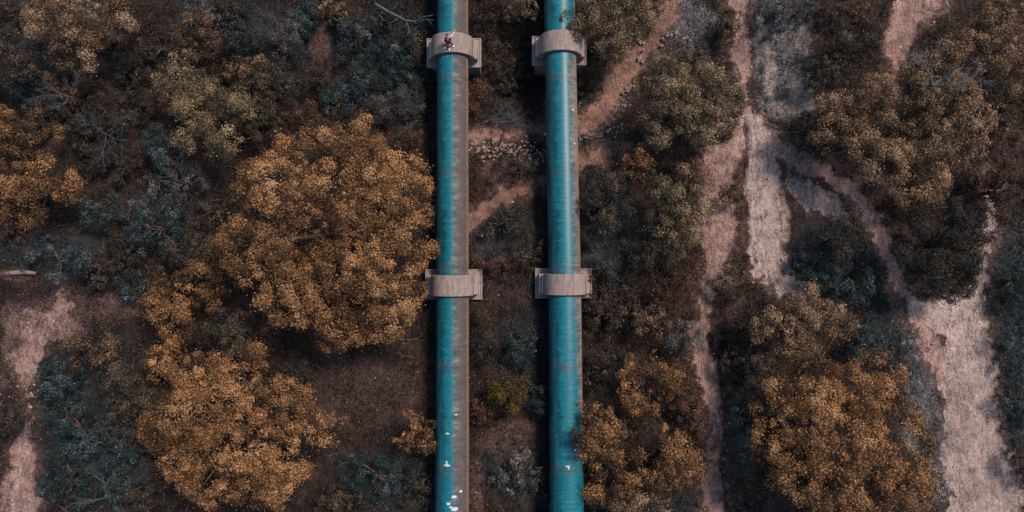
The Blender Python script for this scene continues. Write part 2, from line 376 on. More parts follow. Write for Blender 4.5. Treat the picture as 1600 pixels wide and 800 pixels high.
# ------------------------------------------------------------------ ground sheet and paths
def axis(lo, hi, step, far):
    a = np.arange(lo, hi+1e-6, step); g = []; s = step; p = hi
    while p < far: s *= 1.5; p += s; g.append(p)
    g = np.array(g); return np.concatenate([(-(g-hi)+lo)[::-1], a, g])
def build_ground():
    xs = axis(-37, 37, .125, 420); ys = axis(-20, 20, .125, 420)
    X, Y = np.meshgrid(xs, ys); Z = ground_z(X, Y)
    ch, own, teal, bd = masks(X, Y, Z)
    pathm = np.maximum.reduce([ch['pale'], ch['white'], ch['orange']])
    # paths are worn in, with eroded lips and ruts
    Z = Z - .14*pathm + .07*fbm(X/.5, Y/.5, 4)*(1-.5*pathm) + .10*np.exp(-(bd/5.0)**2)*fbm(X/.8+8, Y/.8, 3)
    px, py = to_px(X, Y, Z)
    crack = seg_dist(px, py, [(1165,185,1),(1168,230,2),(1158,290,3),(1166,350,3),(1160,410,3),(1150,440,2)]) + 5*fbm(X/.5, Y/.5+7, 3)
    crack2 = seg_dist(px, py, [(1222,262,.5),(1262,276,.5),(1310,306,.5),(1338,348,.5),(1352,385,.5)]) + 5*fbm(X/.5+3, Y/.5, 3)
    crack3 = seg_dist(px, py, [(1108,520,1),(1130,600,2),(1134,660,2),(1130,740,3),(1136,800,2)]) + 6*fbm(X/.5+9, Y/.5, 3)
    crk = np.maximum.reduce([1-sstep(0, 5, crack), .6*(1-sstep(-1, 3, crack2)), 1-sstep(0, 4, crack3)])
    Z = Z - .26*crk
    for k in ('pale','white','orange'): ch[k] = ch[k]*(1-.75*crk)
    V = np.stack([X, Y, Z], -1).reshape(-1, 3)
    gy, gx = np.gradient(Z, ys, xs); nrm = np.stack([-gx, -gy, np.ones_like(Z)], -1); nrm /= np.linalg.norm(nrm, axis=-1, keepdims=True); nrm = nrm.reshape(-1, 3)
    ny, nx = X.shape; idx = np.arange(ny*nx).reshape(ny, nx)
    Q = np.stack([idx[:-1,:-1], idx[:-1,1:], idx[1:,1:], idx[1:,:-1]], -1).reshape(-1, 4)
    o4 = own.reshape(-1)[Q]; fo = np.where((o4 == o4[:, :1]).all(1), o4[:, 0], -1)
    names = ['ground'] + ['path']*len(PATHS)
    keys = list(PATHS)
    pretty = {'footpath_middle':'footpath','washout':'bare_ground','bare_patch':'bare_ground','trail':'trail','dirt_road':'dirt_road','road_spur':'dirt_road','upper_path':'footpath','left_path':'footpath','orange_path':'footpath','pipe_path':'footpath'}
    for i in range(-1, len(keys)):
        q = Q[fo == i]
        if not len(q): continue
        u, inv = np.unique(q, return_inverse=True)
        me = np_mesh('ground' if i < 0 else pretty[keys[i]], V[u], inv.reshape(q.shape), True)
        for k, a in list(ch.items())+[('teal', teal)]:
            at_ = me.attributes.new(k, 'FLOAT', 'POINT'); at_.data.foreach_set('value', a.reshape(-1)[u].astype(np.float32))
        me.normals_split_custom_set_from_vertices(nrm[u].tolist())
        o = link_mesh('ground' if i < 0 else pretty[keys[i]], me, M_SOIL)
        tag(o, 'dark brown hillside soil under the trees and scrub' if i < 0 else PATHS[keys[i]][1], 'ground' if i < 0 else 'path', kind='structure')
build_ground()

# ------------------------------------------------------------------ leaves
def leaf_quads(P, Nn, L, W, rng):
    """rhombic leaves at P with normals Nn, length L, width W"""
    n = len(P); r = rng.normal(size=(n, 3)); a = np.cross(Nn, r); a /= np.linalg.norm(a, axis=1, keepdims=True)+1e-9
    b = np.cross(Nn, a); L = L[:, None]; W = W[:, None]
    fold = Nn*L*.12
    V = np.stack([P-a*L*.5-fold, P+b*W*.5+a*L*.06, P+a*L*.5-fold, P-b*W*.5+a*L*.06], 1).reshape(-1, 3)
    return V, np.arange(4*n).reshape(n, 4)
def unit(v): return v/(np.linalg.norm(v, axis=-1, keepdims=True)+1e-9)

def crown_mesh(rx, ry, hz, seed, clump=.42, leaf=.15, asp=.6, dens=1.0, holes=.0, bias=0.0, nl=None):
    rng = np.random.default_rng(seed); R = math.sqrt(rx*ry)
    nl = nl or max(5, int(9+R*3.2))
    lobes = []
    ga = 2.399963
    for i in range(nl):
        rho = min(.9, math.sqrt((i+.5)/nl)*.86+rng.normal()*.05); t = i*ga+rng.normal()*.35
        lr = R*rng.uniform(.17, .33)*(1-.2*rho) if R > 1.2 else R*rng.uniform(.34, .5)
        k = min(1.0, (1-lr/R*.55)) if rho > .6 else 1
        top = math.sqrt(max(0, 1-(rho*.96)**2))
        lobes.append((rx*rho*k*math.cos(t), ry*rho*k*math.sin(t), hz*top*rng.uniform(.55, 1.06)-lr*.4, lr))
    lobes = np.array(lobes)
    Cp = []; Cd = []; Cr = []
    for li, (lx, ly, lz, lr) in enumerate(lobes):
        cr0 = min(clump, lr*.7)
        n = max(5, int(2.1*lr*lr*1.15/(cr0*cr0)*dens))
        d = unit(rng.normal(size=(n*2, 3))+np.array([0, 0, .55])); d = d[d[:, 2] > -.35][:n]
        p = np.array([lx, ly, lz])+d*lr*rng.uniform(.78, 1.08, (len(d), 1))*np.array([1, 1, .85])
        dist = np.linalg.norm(p[:, None]-lobes[None, :, :3], axis=2)-lobes[None, :, 3]*.72
        dist[:, li] = 1; keep = dist.min(1) > 0
        keep &= rng.random(len(p)) > holes
        Cp.append(p[keep]); Cd.append(d[keep]); Cr.append(cr0*rng.uniform(.45, 1.45, keep.sum()))
    Cp = np.concatenate(Cp); Cd = np.concatenate(Cd); Cr = np.concatenate(Cr)
    per = np.maximum(12, (62*dens*(Cr/leaf)**2*.19*.5/max(asp, .35)).astype(int))
    ci = np.repeat(np.arange(len(Cp)), per); n = len(ci)
    d = unit(rng.normal(size=(n, 3))+Cd[ci]*.9)
    rad = Cr[ci]*rng.uniform(.35, 1.12, n)**.6
    loose = rng.random(n) < .12; rad = np.where(loose, Cr[ci]*rng.uniform(.9, 1.75, n), rad)
    P = Cp[ci]+d*rad[:, None]*np.array([1, 1, .9])
    nn = unit(d*1.0+np.array([0, 0, .25])+rng.normal(size=(n, 3))*.42)
    L = leaf*rng.uniform(.6, 1.4, n)
    V, Q = leaf_quads(P, nn, L, L*asp*rng.uniform(.7, 1.3, n), rng)
    cv = rng.normal(size=len(Cp))*.16
    lv = .40*fbm(Cp[:, 0]/1.5+seed % 97, Cp[:, 1]/1.5, 3)+.10*(fbm(Cp[:, 0]/4+seed % 31, Cp[:, 1]/4, 2))
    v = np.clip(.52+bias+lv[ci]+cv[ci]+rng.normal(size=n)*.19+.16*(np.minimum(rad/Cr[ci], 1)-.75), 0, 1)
    return V, Q, v, lobes

def limbs(mb, lobes, h, r0, rng, nmax=10):
    """trunk of height h (local z=0 ground) and limbs reaching lobes; returns trunk points"""
    base = Vector((0, 0, h*.38))
    for (x, y, z, lr) in lobes[rng.permutation(len(lobes))[:nmax]]:
        e = Vector((x, y, z)); m = base.lerp(e, .5)+Vector((rng.normal()*.25, rng.normal()*.25, -.1*e.length*.5))
        q = base.lerp(e, .78)+Vector((rng.normal()*.15, rng.normal()*.15, 0))
        mb.tube([base, m, q, e], [r0*.55, r0*.36, r0*.2, r0*.08], 5)

COUNT = [0]
def tree(px, py, rpx, rpy, kind, label, name='tree', cat='tree', hk=1.0, group=None, h0=None, seed=None, dens=1.0, holes=0.0, bias=0.0, leaf=.098, clump=.40, nl=None):
    """crown seen at pixel (px,py) with radii rpx,rpy pixels"""
    g = at(px, py)
    R = math.sqrt(rpx*rpy)*(H-g.z)/F
    h = h0 if h0 else (1.0+R*1.05)*hk                   # total height
    zc = h*.45
    p = at(px, py, zc*1.15)
    k = 1.06*(H-p.z)/F; rx, ry = rpx*k, rpy*k
    hz = h-zc
    gz = float(ground_z(p.x, p.y)); sd = seed if seed is not None else int(px*7+py*13)
    rng = np.random.default_rng(sd)
    asp = {'teal':.34,'grey':.32}.get(kind, .62)
    lf = leaf*{'teal':1.15,'grey':1.15}.get(kind, 1)
    V, Q, v, lobes = crown_mesh(rx, ry, hz, sd, clump=min(clump, .5*min(rx, ry)), leaf=lf, asp=asp, dens=dens, holes=holes, bias=bias, nl=nl)
    V = V+np.array([0, 0, zc]); lobes[:, 2] += zc
    t = empty(name, (p.x, p.y, gz)); tag(t, label, cat, group)
    # keep leaves out of the ground
    gl = ground_z(V[:, 0]+p.x, V[:, 1]+p.y)-gz
    V[:, 2] = np.maximum(V[:, 2], gl+.05)
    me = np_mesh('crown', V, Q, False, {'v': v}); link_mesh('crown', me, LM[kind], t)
    r0 = .05+R*.045
    mb = MB(); mb.tube([(0,0,-.3),(0,0,.1),(.04*R,.02*R,h*.2),(0,0,h*.38)], [r0*1.5, r0*1.1, r0*.9, r0*.6], 8)
    mb.build('trunk', BARK, t, True)
    lb = MB(); limbs(lb, lobes, h, r0, rng, 12 if R > 2 else 6)
    lb.build('branches', BARK, t, True)
    COUNT[0] += len(Q)
    return t

def twigs(mb, p, d, L, r, depth, rng, spread=.6, flat=.5):
    pts = [Vector(p)]; dd = Vector(d).normalized(); n = 4
    for i in range(n):
        dd = (dd+Vector((rng.normal()*.18, rng.normal()*.18, rng.normal()*.10))).normalized(); pts.append(pts[-1]+dd*L/n)
    mb.tube(pts, [r*(1-.16*i) for i in range(n+1)], 5)
    if depth > 0:
        for i in range(1, n+1):
            for s in range(2 if i < n else 3):
                a = rng.uniform(-1, 1)*spread*1.6
                nd = (Matrix.Rotation(a, 3, 'Z') @ dd)+Vector((0, 0, rng.normal()*.25*flat))
                twigs(mb, pts[i], nd, L*rng.uniform(.35, .6), r*.5, depth-1, rng, spread, flat)

def dead_tree(px, py, dirs, label, name='dead_tree', cat='dead tree', h=1.6, mat=None, seed=1, r=.07, depth=2):
    p = at(px, py); rng = np.random.default_rng(seed)
    t = empty(name, p); tag(t, label, cat)
    mb = MB(); mb.tube([(0,0,-.3),(0,0,h*.4),(0,0,h)], [r*1.6, r*1.3, r], 7); mb.build('trunk', mat or DEAD, t, True)
    for (ang, L, up) in dirs:
        b = MB(); a = math.radians(ang); twigs(b, (0, 0, h), (math.cos(a), math.sin(a), up), L, r*.8, depth, rng); b.build('branch', mat or DEAD, t, True)
    return t

TREES = [
 # px,py,rx,ry,kind,label,opts
 (528,366,170,188,'gold','largest golden oak crown, a broad dome touching the left pipe',dict(hk=.82,bias=.05,seed=8420)),
 (378,668,146,138,'gold','broad golden tree at the bottom, between the teal scrub and the bare brown slope',dict(hk=.75,bias=.06)),
 (1306,684,144,146,'gold','huge golden brown tree at the bottom right, beside the pale dirt road',dict(hk=.75,bias=-.06)),
 (1412,205,122,112,'brown','wide brown tree right of the chalky scrub, just below the bare blue branches',dict(hk=.8,bias=.12)),
 (1318,200,64,66,'brown','dull brown tree growing against the left side of the wide brown tree',dict(bias=.02)),
 (1072,157,88,86,'olive','round olive tree standing between the orange path and the pink footpath',dict(hk=1.1,bias=-.02,dens=1.3)),
 (1462,385,74,86,'dark','near black round tree in the fork of the pale trail and the dirt road',dict(dens=1.3,bias=-.03)),
 (1535,65,78,72,'brown','brown canopy filling the top right corner',dict(bias=.06,holes=.1)),
 (1500,150,60,48,'dark','dark tree under the bare blue branches at the right',dict()),
 (1572,160,42,70,'brown','dusky brown tree on the right edge, below the corner canopy',dict(bias=-.12)),
 (148,45,108,58,'brown','wide brown crown with bare twigs at the top left',dict(bias=.04,holes=.12)),
 (55,200,62,42,'gold','flat golden crown at the left edge, upper of the two golden ones there',dict(bias=-.12)),
 (62,292,82,60,'gold','golden tree at the left edge above the pink earth patch',dict(bias=-.03)),
 (35,105,48,48,'dark','dim dark tree in the top left corner area beside the wide brown crown',dict(bias=.1)),
 (300,140,48,56,'olive','olive tree with a peaked crown above the rounder olive brown one',dict(bias=.08)),
 (342,192,70,72,'olive','rounded olive brown tree directly up and left of the largest golden oak',dict(bias=.10)),
 (258,228,32,34,'teal','small teal bush tucked under the left side of the rounded olive brown tree',dict()),
 (318,68,44,42,'brown','russet brown tree between the blue grey shrub and the peaked olive tree',dict(bias=-.06)),
 (390,118,36,34,'brown','small brown tree up and right of the rounded olive brown tree',dict(bias=-.08)),
 (442,55,42,34,'grey','grey green shrub left of the small pink clearing at the top',dict(bias=-.12)),
 (438,132,40,46,'dark','dark shrub below the grey green shrub and left of the pink clearing',dict(bias=.14)),
 (412,190,34,40,'olive','dim olive bush just above the top left shoulder of the largest golden oak',dict(bias=-.12)),
 (492,122,30,24,'dark','dark olive bush at the lower end of the small pink clearing',dict(bias=.12)),
 (955,42,76,54,'olive','olive gold tree overhanging the right pipe at the top edge',dict(hk=1.25,bias=.12)),
 (818,14,30,30,'olive','small olive tree at the top edge between the two pipes',dict(bias=-.04)),
 (992,262,32,28,'gold','small golden bush below the round olive tree',dict(bias=-.12)),
 (1062,330,56,76,'olive','tall olive grey tree beside the pink footpath, halfway down',dict(bias=.12)),
 (945,320,44,60,'dark','dark thicket right of the right pipe, above its lower concrete saddle',dict()),
 (1010,392,50,40,'dark','dark bush at the foot of the tall olive grey tree',dict(bias=.06)),
 (1080,272,26,28,'rust','rust coloured dry bush on the edge of the pink footpath',dict()),
 (1080,432,28,30,'rust','rust brown dry bush hanging over the narrow part of the pink footpath',dict(bias=-.02)),
 (1138,303,16,15,'rust','tiny round dry bush alone in the middle of the pink footpath',dict(bias=-.1)),
 (1138,38,13,22,'olive','slim olive bush at the upper edge of the pink footpath',dict(bias=-.05)),
 (1322,68,50,40,'dark','dark bush left of the pale path at the top right',dict(bias=.1)),
 (1288,118,40,36,'dark','dark grey green bush at the right border of the chalky blue scrub',dict(bias=.12)),
 (1258,205,40,30,'dark','low dark bush above the diagonal pale trail',dict(bias=.02)),
 (1312,372,50,46,'dark','dark rounded bush inside the teal scrub below the small pale tongue of ground',dict(bias=.02)),
 (1250,502,84,54,'brown','olive brown tree at the lower end of the chalky washout',dict(bias=.02)),
 (1180,510,36,38,'dark','dark bush between the pink footpath and the olive brown tree by the washout',dict(bias=.06)),
 (1178,590,32,50,'dark','dark tree on the left flank of the huge golden brown tree',dict(bias=.06)),
 (1425,760,36,50,'brown','brown tree crown pressed against the right side of the huge golden brown tree',dict(bias=-.08)),
 (932,668,44,46,'gold','golden brown tree whose crown covers the right edge of the right pipe',dict(hk=1.5,bias=-.12,seed=77,nl=26)),
 (1012,592,56,54,'gold','rounded golden brown tree at the centre of the thicket right of the right pipe',dict(bias=-.04)),
 (955,735,52,54,'gold','golden brown tree below the crown that covers the pipe edge',dict(bias=-.08)),
 (1040,716,48,56,'gold','golden brown tree at the lower right of the thicket, beside the footpath',dict(bias=-.06)),
 (1012,500,36,30,'brown','small brown crown at the top of the thicket right of the lower saddles',dict(bias=.06)),
 (958,570,34,30,'dark','dim crown in the thicket nearest the right pipe above the overhanging one',dict(bias=.16)),
 (1064,600,34,48,'rust','rusty brown dry crown between the thicket and the footpath',dict(bias=.04)),
 (1000,795,60,36,'brown','brown crown cut by the bottom edge, right of the right pipe',dict(bias=.04)),
 (1044,460,34,36,'rust','low rust bush left of the narrow part of the footpath',dict(bias=-.12)),
 (1066,527,26,22,'grey','pale grey shrub at the edge of the thicket beside the footpath',dict()),
 (272,480,46,64,'gold','golden brown tree between the teal scrub at the left and the largest golden oak',dict(bias=-.12)),
 (322,440,42,42,'gold','small golden crown on the lower left shoulder of the largest golden oak',dict(bias=-.12)),
 (300,390,50,30,'dark','dark crown filling the gap left of the largest golden oak',dict(bias=.08)),
 (268,560,40,36,'gold','golden crown at the upper left shoulder of the broad golden tree at the bottom',dict(bias=-.08)),
 (370,520,60,40,'dark','dark crown between the two broad golden trees at left',dict(bias=.08)),
 (150,550,42,36,'brown','dim brown bush at the top of the teal scrub by the left path',dict(bias=-.1)),
 (205,615,42,52,'dark','dark bush between the teal scrub and the broad golden tree',dict(bias=.12)),
 (18,655,34,34,'dark','dark bush on the left edge beside the pink path',dict()),
 (650,672,36,42,'gold','small golden tree beside the left pipe near the bottom',dict(bias=-.1,holes=.25)),
 (795,612,26,26,'yellow','bright mustard yellow bush between the two pipes',dict(bias=-.34)),
 (240,770,36,40,'dark','dark bush at the lower left side of the broad golden tree, on the bottom edge',dict(bias=.05)),
 (560,235,56,46,'gold','golden side crown at the peak of the largest golden oak',dict(bias=-.06)),
 (1560,300,34,60,'rust','rust brown dry tree at the right edge beyond the wide brown tree',dict(bias=-.15)),
]
for (px, py, rx, ry, kd, lab, o) in TREES:
    small = max(rx, ry) < 33
    nm = 'bush' if ('bush' in lab or 'shrub' in lab) else 'tree'
    tree(px, py, rx, ry, kd, lab, name=nm, cat=nm, **o)

SHRUBS = [
 (325,22,48,30,'grey','blue grey shrub at the top edge, right of the wide brown crown'),
 (272,285,58,52,'grey','twiggy grey shrub below the small teal bush'),
 (252,355,60,44,'teal','teal shrub at the far left foot of the largest golden oak'),
 (175,185,50,40,'dark','dark shrub in the hollow between the left golden crowns and the olive trees'),
 (120,130,46,34,'rust','dark russet shrub below the wide brown crown'),
 (90,410,60,36,'teal','teal shrub above the pink patch at the left edge'),
 (165,420,46,30,'dark','dark teal mound right of the teal shrub near the left edge'),
 (100,590,42,44,'teal','teal shrub beside the left pink path, upper of the three by the path'),
 (125,670,56,50,'teal','teal shrub beside the left pink path, middle of the three by the path'),
 (110,755,52,46,'teal','teal shrub beside the left pink path, lowest and largest of the three'),
 (190,735,42,50,'teal','teal twiggy shrub between the path shrubs and the broad golden tree'),
 (560,60,38,50,'teal','teal shrub up and left of the fallen blue branch'),
 (560,130,44,34,'teal','teal shrub above the peak of the largest golden oak'),
 (630,110,44,40,'teal','teal shrub left of the upper left saddle'),
 (620,170,48,30,'grey','grey twiggy shrub between the largest golden oak and the left pipe'),
 (765,80,30,40,'dark','dark shrub between the two upper saddles, nearer the left one'),
 (805,120,34,36,'dark','dark shrub between the two pipes above the stone rubble'),
 (768,20,32,26,'dark','dark shrub at the top edge right of the left pipe'),
 (525,20,32,28,'olive','dull olive shrub at the top edge left of the fallen branch'),
 (375,50,28,36,'teal','dim teal shrub at the top edge between the blue grey and grey green shrubs'),
 (790,345,44,32,'dark','dark low shrub between the pipes below the brown path'),
 (820,395,34,28,'dark','dark low shrub between the pipes just above the lower saddles'),
 (770,410,26,26,'rust','rusty low shrub touching the lower left saddle'),
 (812,262,30,18,'dark','low dark shrub just under the stone rubble'),
 (815,542,34,30,'teal','teal shrub between the pipes above the mustard bush'),
 (842,625,18,26,'teal','small teal shrub against the right pipe beside the mustard bush'),
 (755,530,20,34,'dark','dark shrub against the right side of the left pipe'),
 (805,738,46,40,'grey','grey shrub between the pipes near the bottom'),
 (590,742,54,46,'teal','teal shrub on the bare brown slope left of the left pipe'),
 (655,760,34,40,'dark','dark teal shrub against the left pipe at the bottom'),
 (530,775,46,34,'dark','dark shrub at the bottom edge right of the broad golden tree'),
 (925,130,26,34,'dark','dark shrub between the upper right saddle and the orange path'),
 (945,425,36,48,'dark','dark shrub right of the lower right saddle'),
 (940,490,38,44,'dark','black green shrub below the lower right saddle'),
 (925,590,24,34,'dark','black shrub touching the right pipe above the overhanging brown tree'),
 (1155,680,22,56,'teal','narrow teal shrub between the pink footpath and the huge golden tree'),
 (1160,775,28,40,'dark','dark shrub right of the pink footpath at the bottom'),
 (1255,420,34,32,'teal','teal shrub right of the chalky washout'),
 (1338,448,34,34,'teal','teal shrub between the dark rounded bush and the pale trail'),
 (1350,530,46,36,'teal','low teal shrub right of the olive brown tree'),
 (1398,600,32,40,'teal','low teal shrub between the huge golden tree and the dirt road'),
 (1583,440,28,50,'teal','teal shrub right of the dirt road, uppermost of the row'),
 (1580,540,26,46,'teal','teal shrub right of the dirt road, second of the row'),
 (1590,625,30,46,'teal','teal shrub right of the dirt road, third of the row'),
 (1600,720,28,50,'dark','dark shrub on the right edge at the bottom of the row'),
 (1440,250,40,20,'dark','dark undergrowth bush beneath the wide brown tree'),
 (1245,20,30,26,'teal','dim teal shrub at the top edge in the chalky blue scrub'),
 (1300,15,40,22,'dark','dark shrub at the top edge above the dark bush'),
 (1100,700,22,36,'rust','russet shrub on the left lip of the pink footpath'),
 (1140,440,26,24,'dark','dark shrub below the crack between footpath and washout'),
 (1045,130,20,28,'dark','dark sprig of bush under the left side of the round olive tree'),
 (460,590,40,34,'dark','dark shrub below the largest golden oak on the brown slope'),
 (25,20,30,30,'dark','dark shrub in the extreme top left corner'),
 (100,170,30,24,'dark','dark shrub above the right end of the upper golden crown at the left edge'),
 (250,75,30,26,'dark','dark shrub between the wide brown crown and the russet brown tree'),
 (150,250,26,30,'dark','dark shrub at the right side of the lower golden tree at the left edge'),
 (420,420,36,30,'dark','dark shrub under the lower left skirt of the largest golden oak'),
 (340,330,34,34,'dark','dark shrub against the left side of the largest golden oak'),
 (230,330,30,28,'grey','small grey shrub between the twiggy grey shrub and the dim teal one'),
 (600,30,26,26,'dark','dark shrub under the start of the fallen blue branch'),
 (655,70,18,30,'dark','dark shrub under the tip of the fallen blue branch'),
 (530,160,28,20,'teal','small teal shrub over the left peak of the largest golden oak'),
 (205,110,38,34,'dark','dark undergrowth shrub between the wide brown crown and the peaked olive tree'),
 (222,165,30,34,'dark','dark undergrowth shrub left of the peaked olive tree'),
 (130,205,34,30,'dark','dark undergrowth shrub right of the upper golden crown at the left edge'),
 (190,262,38,34,'dark','dark undergrowth shrub left of the twiggy grey shrub'),
 (165,335,44,34,'teal','dim teal shrub below the golden tree at the left edge'),
 (205,390,36,32,'dark','dark shrub left of the crown that fills the gap by the largest golden oak'),
 (215,450,32,34,'teal','teal shrub against the left side of the brown tree near the left path'),
 (20,350,30,26,'rust','rust shrub on the left edge under the golden tree'),
 (355,20,26,22,'dark','black green shrub at the top edge right of the blue grey shrub'),
 (355,110,26,30,'dark','dark shrub between the peaked olive tree and the small brown tree'),
 (470,180,28,24,'rust','dead russet shrub above the largest golden oak, left of its peak'),
 (580,190,30,22,'dark','dark shrub just right of the peak of the largest golden oak'),
 (640,225,30,26,'rust','dead russet shrub right of the largest golden oak by the left pipe'),
 (665,135,20,26,'dark','dark shrub directly below the upper left saddle on its left side'),
 (745,150,18,30,'rust','russet shrub directly below the upper left saddle on its right side'),
 (480,30,24,22,'teal','small teal shrub at the top edge above the pink clearing'),
 (350,590,40,30,'dark','dark low shrub in the gap above the broad golden tree'),
 (210,680,34,36,'dark','dark shrub at the left foot of the broad golden tree'),
 (1410,318,40,20,'rust','dead russet shrub below the wide brown tree'),
 (1300,438,34,30,'teal','teal shrub below the dark rounded bush'),
 (1140,560,18,40,'dark','dark shrub between the footpath and the tree on its right'),
 (1200,30,24,34,'teal','dim teal shrub right of the footpath at the top edge'),
 (1345,30,26,30,'rust','russet shrub left of the fanning pale path'),
 (1530,290,26,24,'rust','russet shrub at the right below the wide brown tree'),
 (985,470,30,26,'dark','dark shrub above the thicket, left of the small brown crown'),
 (1075,655,26,30,'dark','dark shrub between the thicket and the footpath, below the rusty crown'),
 (985,655,30,30,'dark','dark shrub sunk in the middle of the thicket'),
 (895,740,16,40,'dark','dark shrub squeezed between the right pipe and the thicket'),
 (750,640,14,22,'rust','small russet shrub against the left pipe near the mustard bush'),
 (860,770,14,26,'teal','small teal shrub against the right pipe on the bottom edge'),
]
for i, (px, py, rx, ry, kd, lab) in enumerate(SHRUBS):
    tree(px, py, rx, ry, kd, lab, name='shrub', cat='shrub', h0=.55+max(rx, ry)*.018, dens=.8, holes=.15, leaf=.105, clump=.32,
         bias=(.0 if kd != 'dark' else .04))

# bare and fallen wood
def bare_tree(base, lines, name, label, cat, r0):
    o0 = at(*base); t = empty(name, o0); tag(t, label, cat)
    mb = MB(); mb.tube([(0,0,-.3),(0,0,1),(.05,.1,3),tuple(at(*lines[0][0][0])-o0)], [r0*1.6, r0*1.4, r0*1.2, r0], 7); mb.build('trunk', DEAD, t, True)
    rng = np.random.default_rng(len(lines))
    for (pts, r) in lines:
        P = [at(px, py, dz)-o0 for px, py, dz in pts]; m = MB(); n = len(P)
        Q = []
        for a, b in zip(P[:-1], P[1:]):
            for k in range(3): Q.append(a.lerp(b, k/3)+Vector((rng.normal()*.05, rng.normal()*.05, rng.normal()*.05)))
        Q.append(P[-1]); m.tube(Q, [r*(1-.8*i/(len(Q)-1)) for i in range(len(Q))], 6)
        for q in range(2, len(Q)-1, 2):
            d = (Q[q+1]-Q[q]).normalized(); sgn = 1 if q % 4 else -1
            d2 = Matrix.Rotation(sgn*rng.uniform(.5, 1.0), 3, 'Z') @ d
            twigs(m, Q[q], d2, rng.uniform(.5, 1.0), r*.35, 1, rng)
        m.build('branch', DEAD, t, True)
bare_tree((1455,128,0), [([(1455,134,5.5),(1475,134,5.9),(1505,128,6.3),(1525,116,6.5),(1541,98,6.6)], .085), ([(1475,134,5.9),(1486,118,6.2),(1496,106,6.4)], .05),
 ([(1455,134,5.5),(1452,118,5.9),(1446,102,6.2),(1434,90,6.4),(1416,84,6.5)], .075), ([(1446,102,6.2),(1447,86,6.4),(1449,72,6.5)], .045), ([(1434,90,6.4),(1426,76,6.5)], .035),
 ([(1452,118,5.9),(1462,100,6.3),(1468,84,6.5)], .05), ([(1505,128,6.3),(1524,130,6.5),(1540,122,6.5)], .04)], 'dead_tree', 'bare blue grey dead tree reaching over the dark tree at the upper right', 'dead tree', .10)
dead_tree(965,440,[(95,2.6,.4),(75,2.2,.4),(115,2.0,.3),(60,1.6,.3),(130,1.5,.4)],'small bare whitish tree beside the lower right saddle',h=1.0,seed=8,r=.03)
dead_tree(135,160,[(200,1.5,.2),(160,1.3,.2),(60,1.5,.3),(250,1.0,.2)],'bare blue grey branches in the dark hollow at upper left, below the brown crown',h=1.8,seed=12,r=.035)
dead_tree(185,215,[(300,1.6,.2),(150,1.4,.2),(40,1.5,.3),(340,1.2,.1)],'smaller bare branches in the dark hollow, lower of the two dead trees there',h=1.4,seed=15,r=.03)
dead_tree(165,40,[(20,2.2,.2),(330,2.0,.2),(180,1.8,.2),(120,1.6,.2)],'bare twigs sticking out of the wide brown crown at the top left',h=4.7,seed=22,r=.03)
dead_tree(180,690,[(30,1.8,.2),(340,2.2,.1),(70,1.5,.3),(150,1.4,.3),(300,1.6,.2)],'bleached bare shrub in the teal scrub, upper of the two',h=.8,seed=31,r=.04)
dead_tree(178,772,[(10,2.0,.2),(320,1.6,.2),(60,1.6,.3),(170,1.3,.3)],'bleached bare shrub in the teal scrub near the bottom edge',h=.8,seed=37,r=.04)
dead_tree(655,190,[(80,2.0,.3),(110,1.6,.3),(60,1.4,.4),(250,1.2,.2)],'thin grey bare shrub left of the left pipe',h=.6,seed=41,r=.035)
dead_tree(765,190,[(10,1.6,.2),(350,2.0,.2),(40,1.4,.3),(330,1.4,.2)],'thin grey bare shrub right of the left pipe above the rubble',h=.6,seed=43,r=.035)
dead_tree(300,290,[(70,1.5,.3),(100,1.6,.3),(140,1.5,.3),(40,1.2,.3),(200,1.2,.2)],'pale bare twigs standing in the twiggy grey shrub',h=1.2,seed=47,r=.035)

def fallen_branch():
    t = empty('fallen_branch', at(590, 8, .6)); tag(t, 'long bare blue grey branch reaching toward the upper left saddle', 'branch')
    o = t.location
    def P(px, py, dz): return at(px, py, dz)-o
    pts = [P(586,6,2.4),P(606,18,2.3),P(624,27,2.3),P(634,32,2.2),P(650,34,2.2),P(668,30,2.3),P(684,33,2.2)]
    mb = MB(); mb.tube(pts, [.11,.10,.085,.075,.055,.04,.02], 7); mb.build('stem', DEAD, t, True)
    for ps in ([(634,32,2.2),(640,48,2.0),(648,60,1.8),(652,72,1.6)], [(650,34,2.2),(662,26,2.5),(676,24,2.6)], [(606,18,2.3),(616,12,2.5),(622,4,2.7)], [(640,48,2.0),(634,58,1.8)], [(624,27,2.3),(614,34,2.1),(604,36,2.0)],[(668,30,2.3),(676,40,2.0),(680,50,1.8)]):
        m = MB(); m.tube([P(*q) for q in ps], [.05, .035, .022, .012][:len(ps)], 6); m.build('twig', DEAD, t, True)
fallen_branch()
def log():
    t = MB(); c = at(32, 427, .12)
    t.tube([Vector((-1.1,-.05,0)),Vector((-.4,.02,.04)),Vector((.3,.08,.02)),Vector((1.0,.0,0))], [.14,.17,.16,.10], 9)
    o = t.build('log', bark_mat('pale_log',(.12,.085,.078),(.27,.20,.185)), None, True); o.location = c; tag(o, 'pale pinkish log lying across the earth at the left edge', 'log')
log()

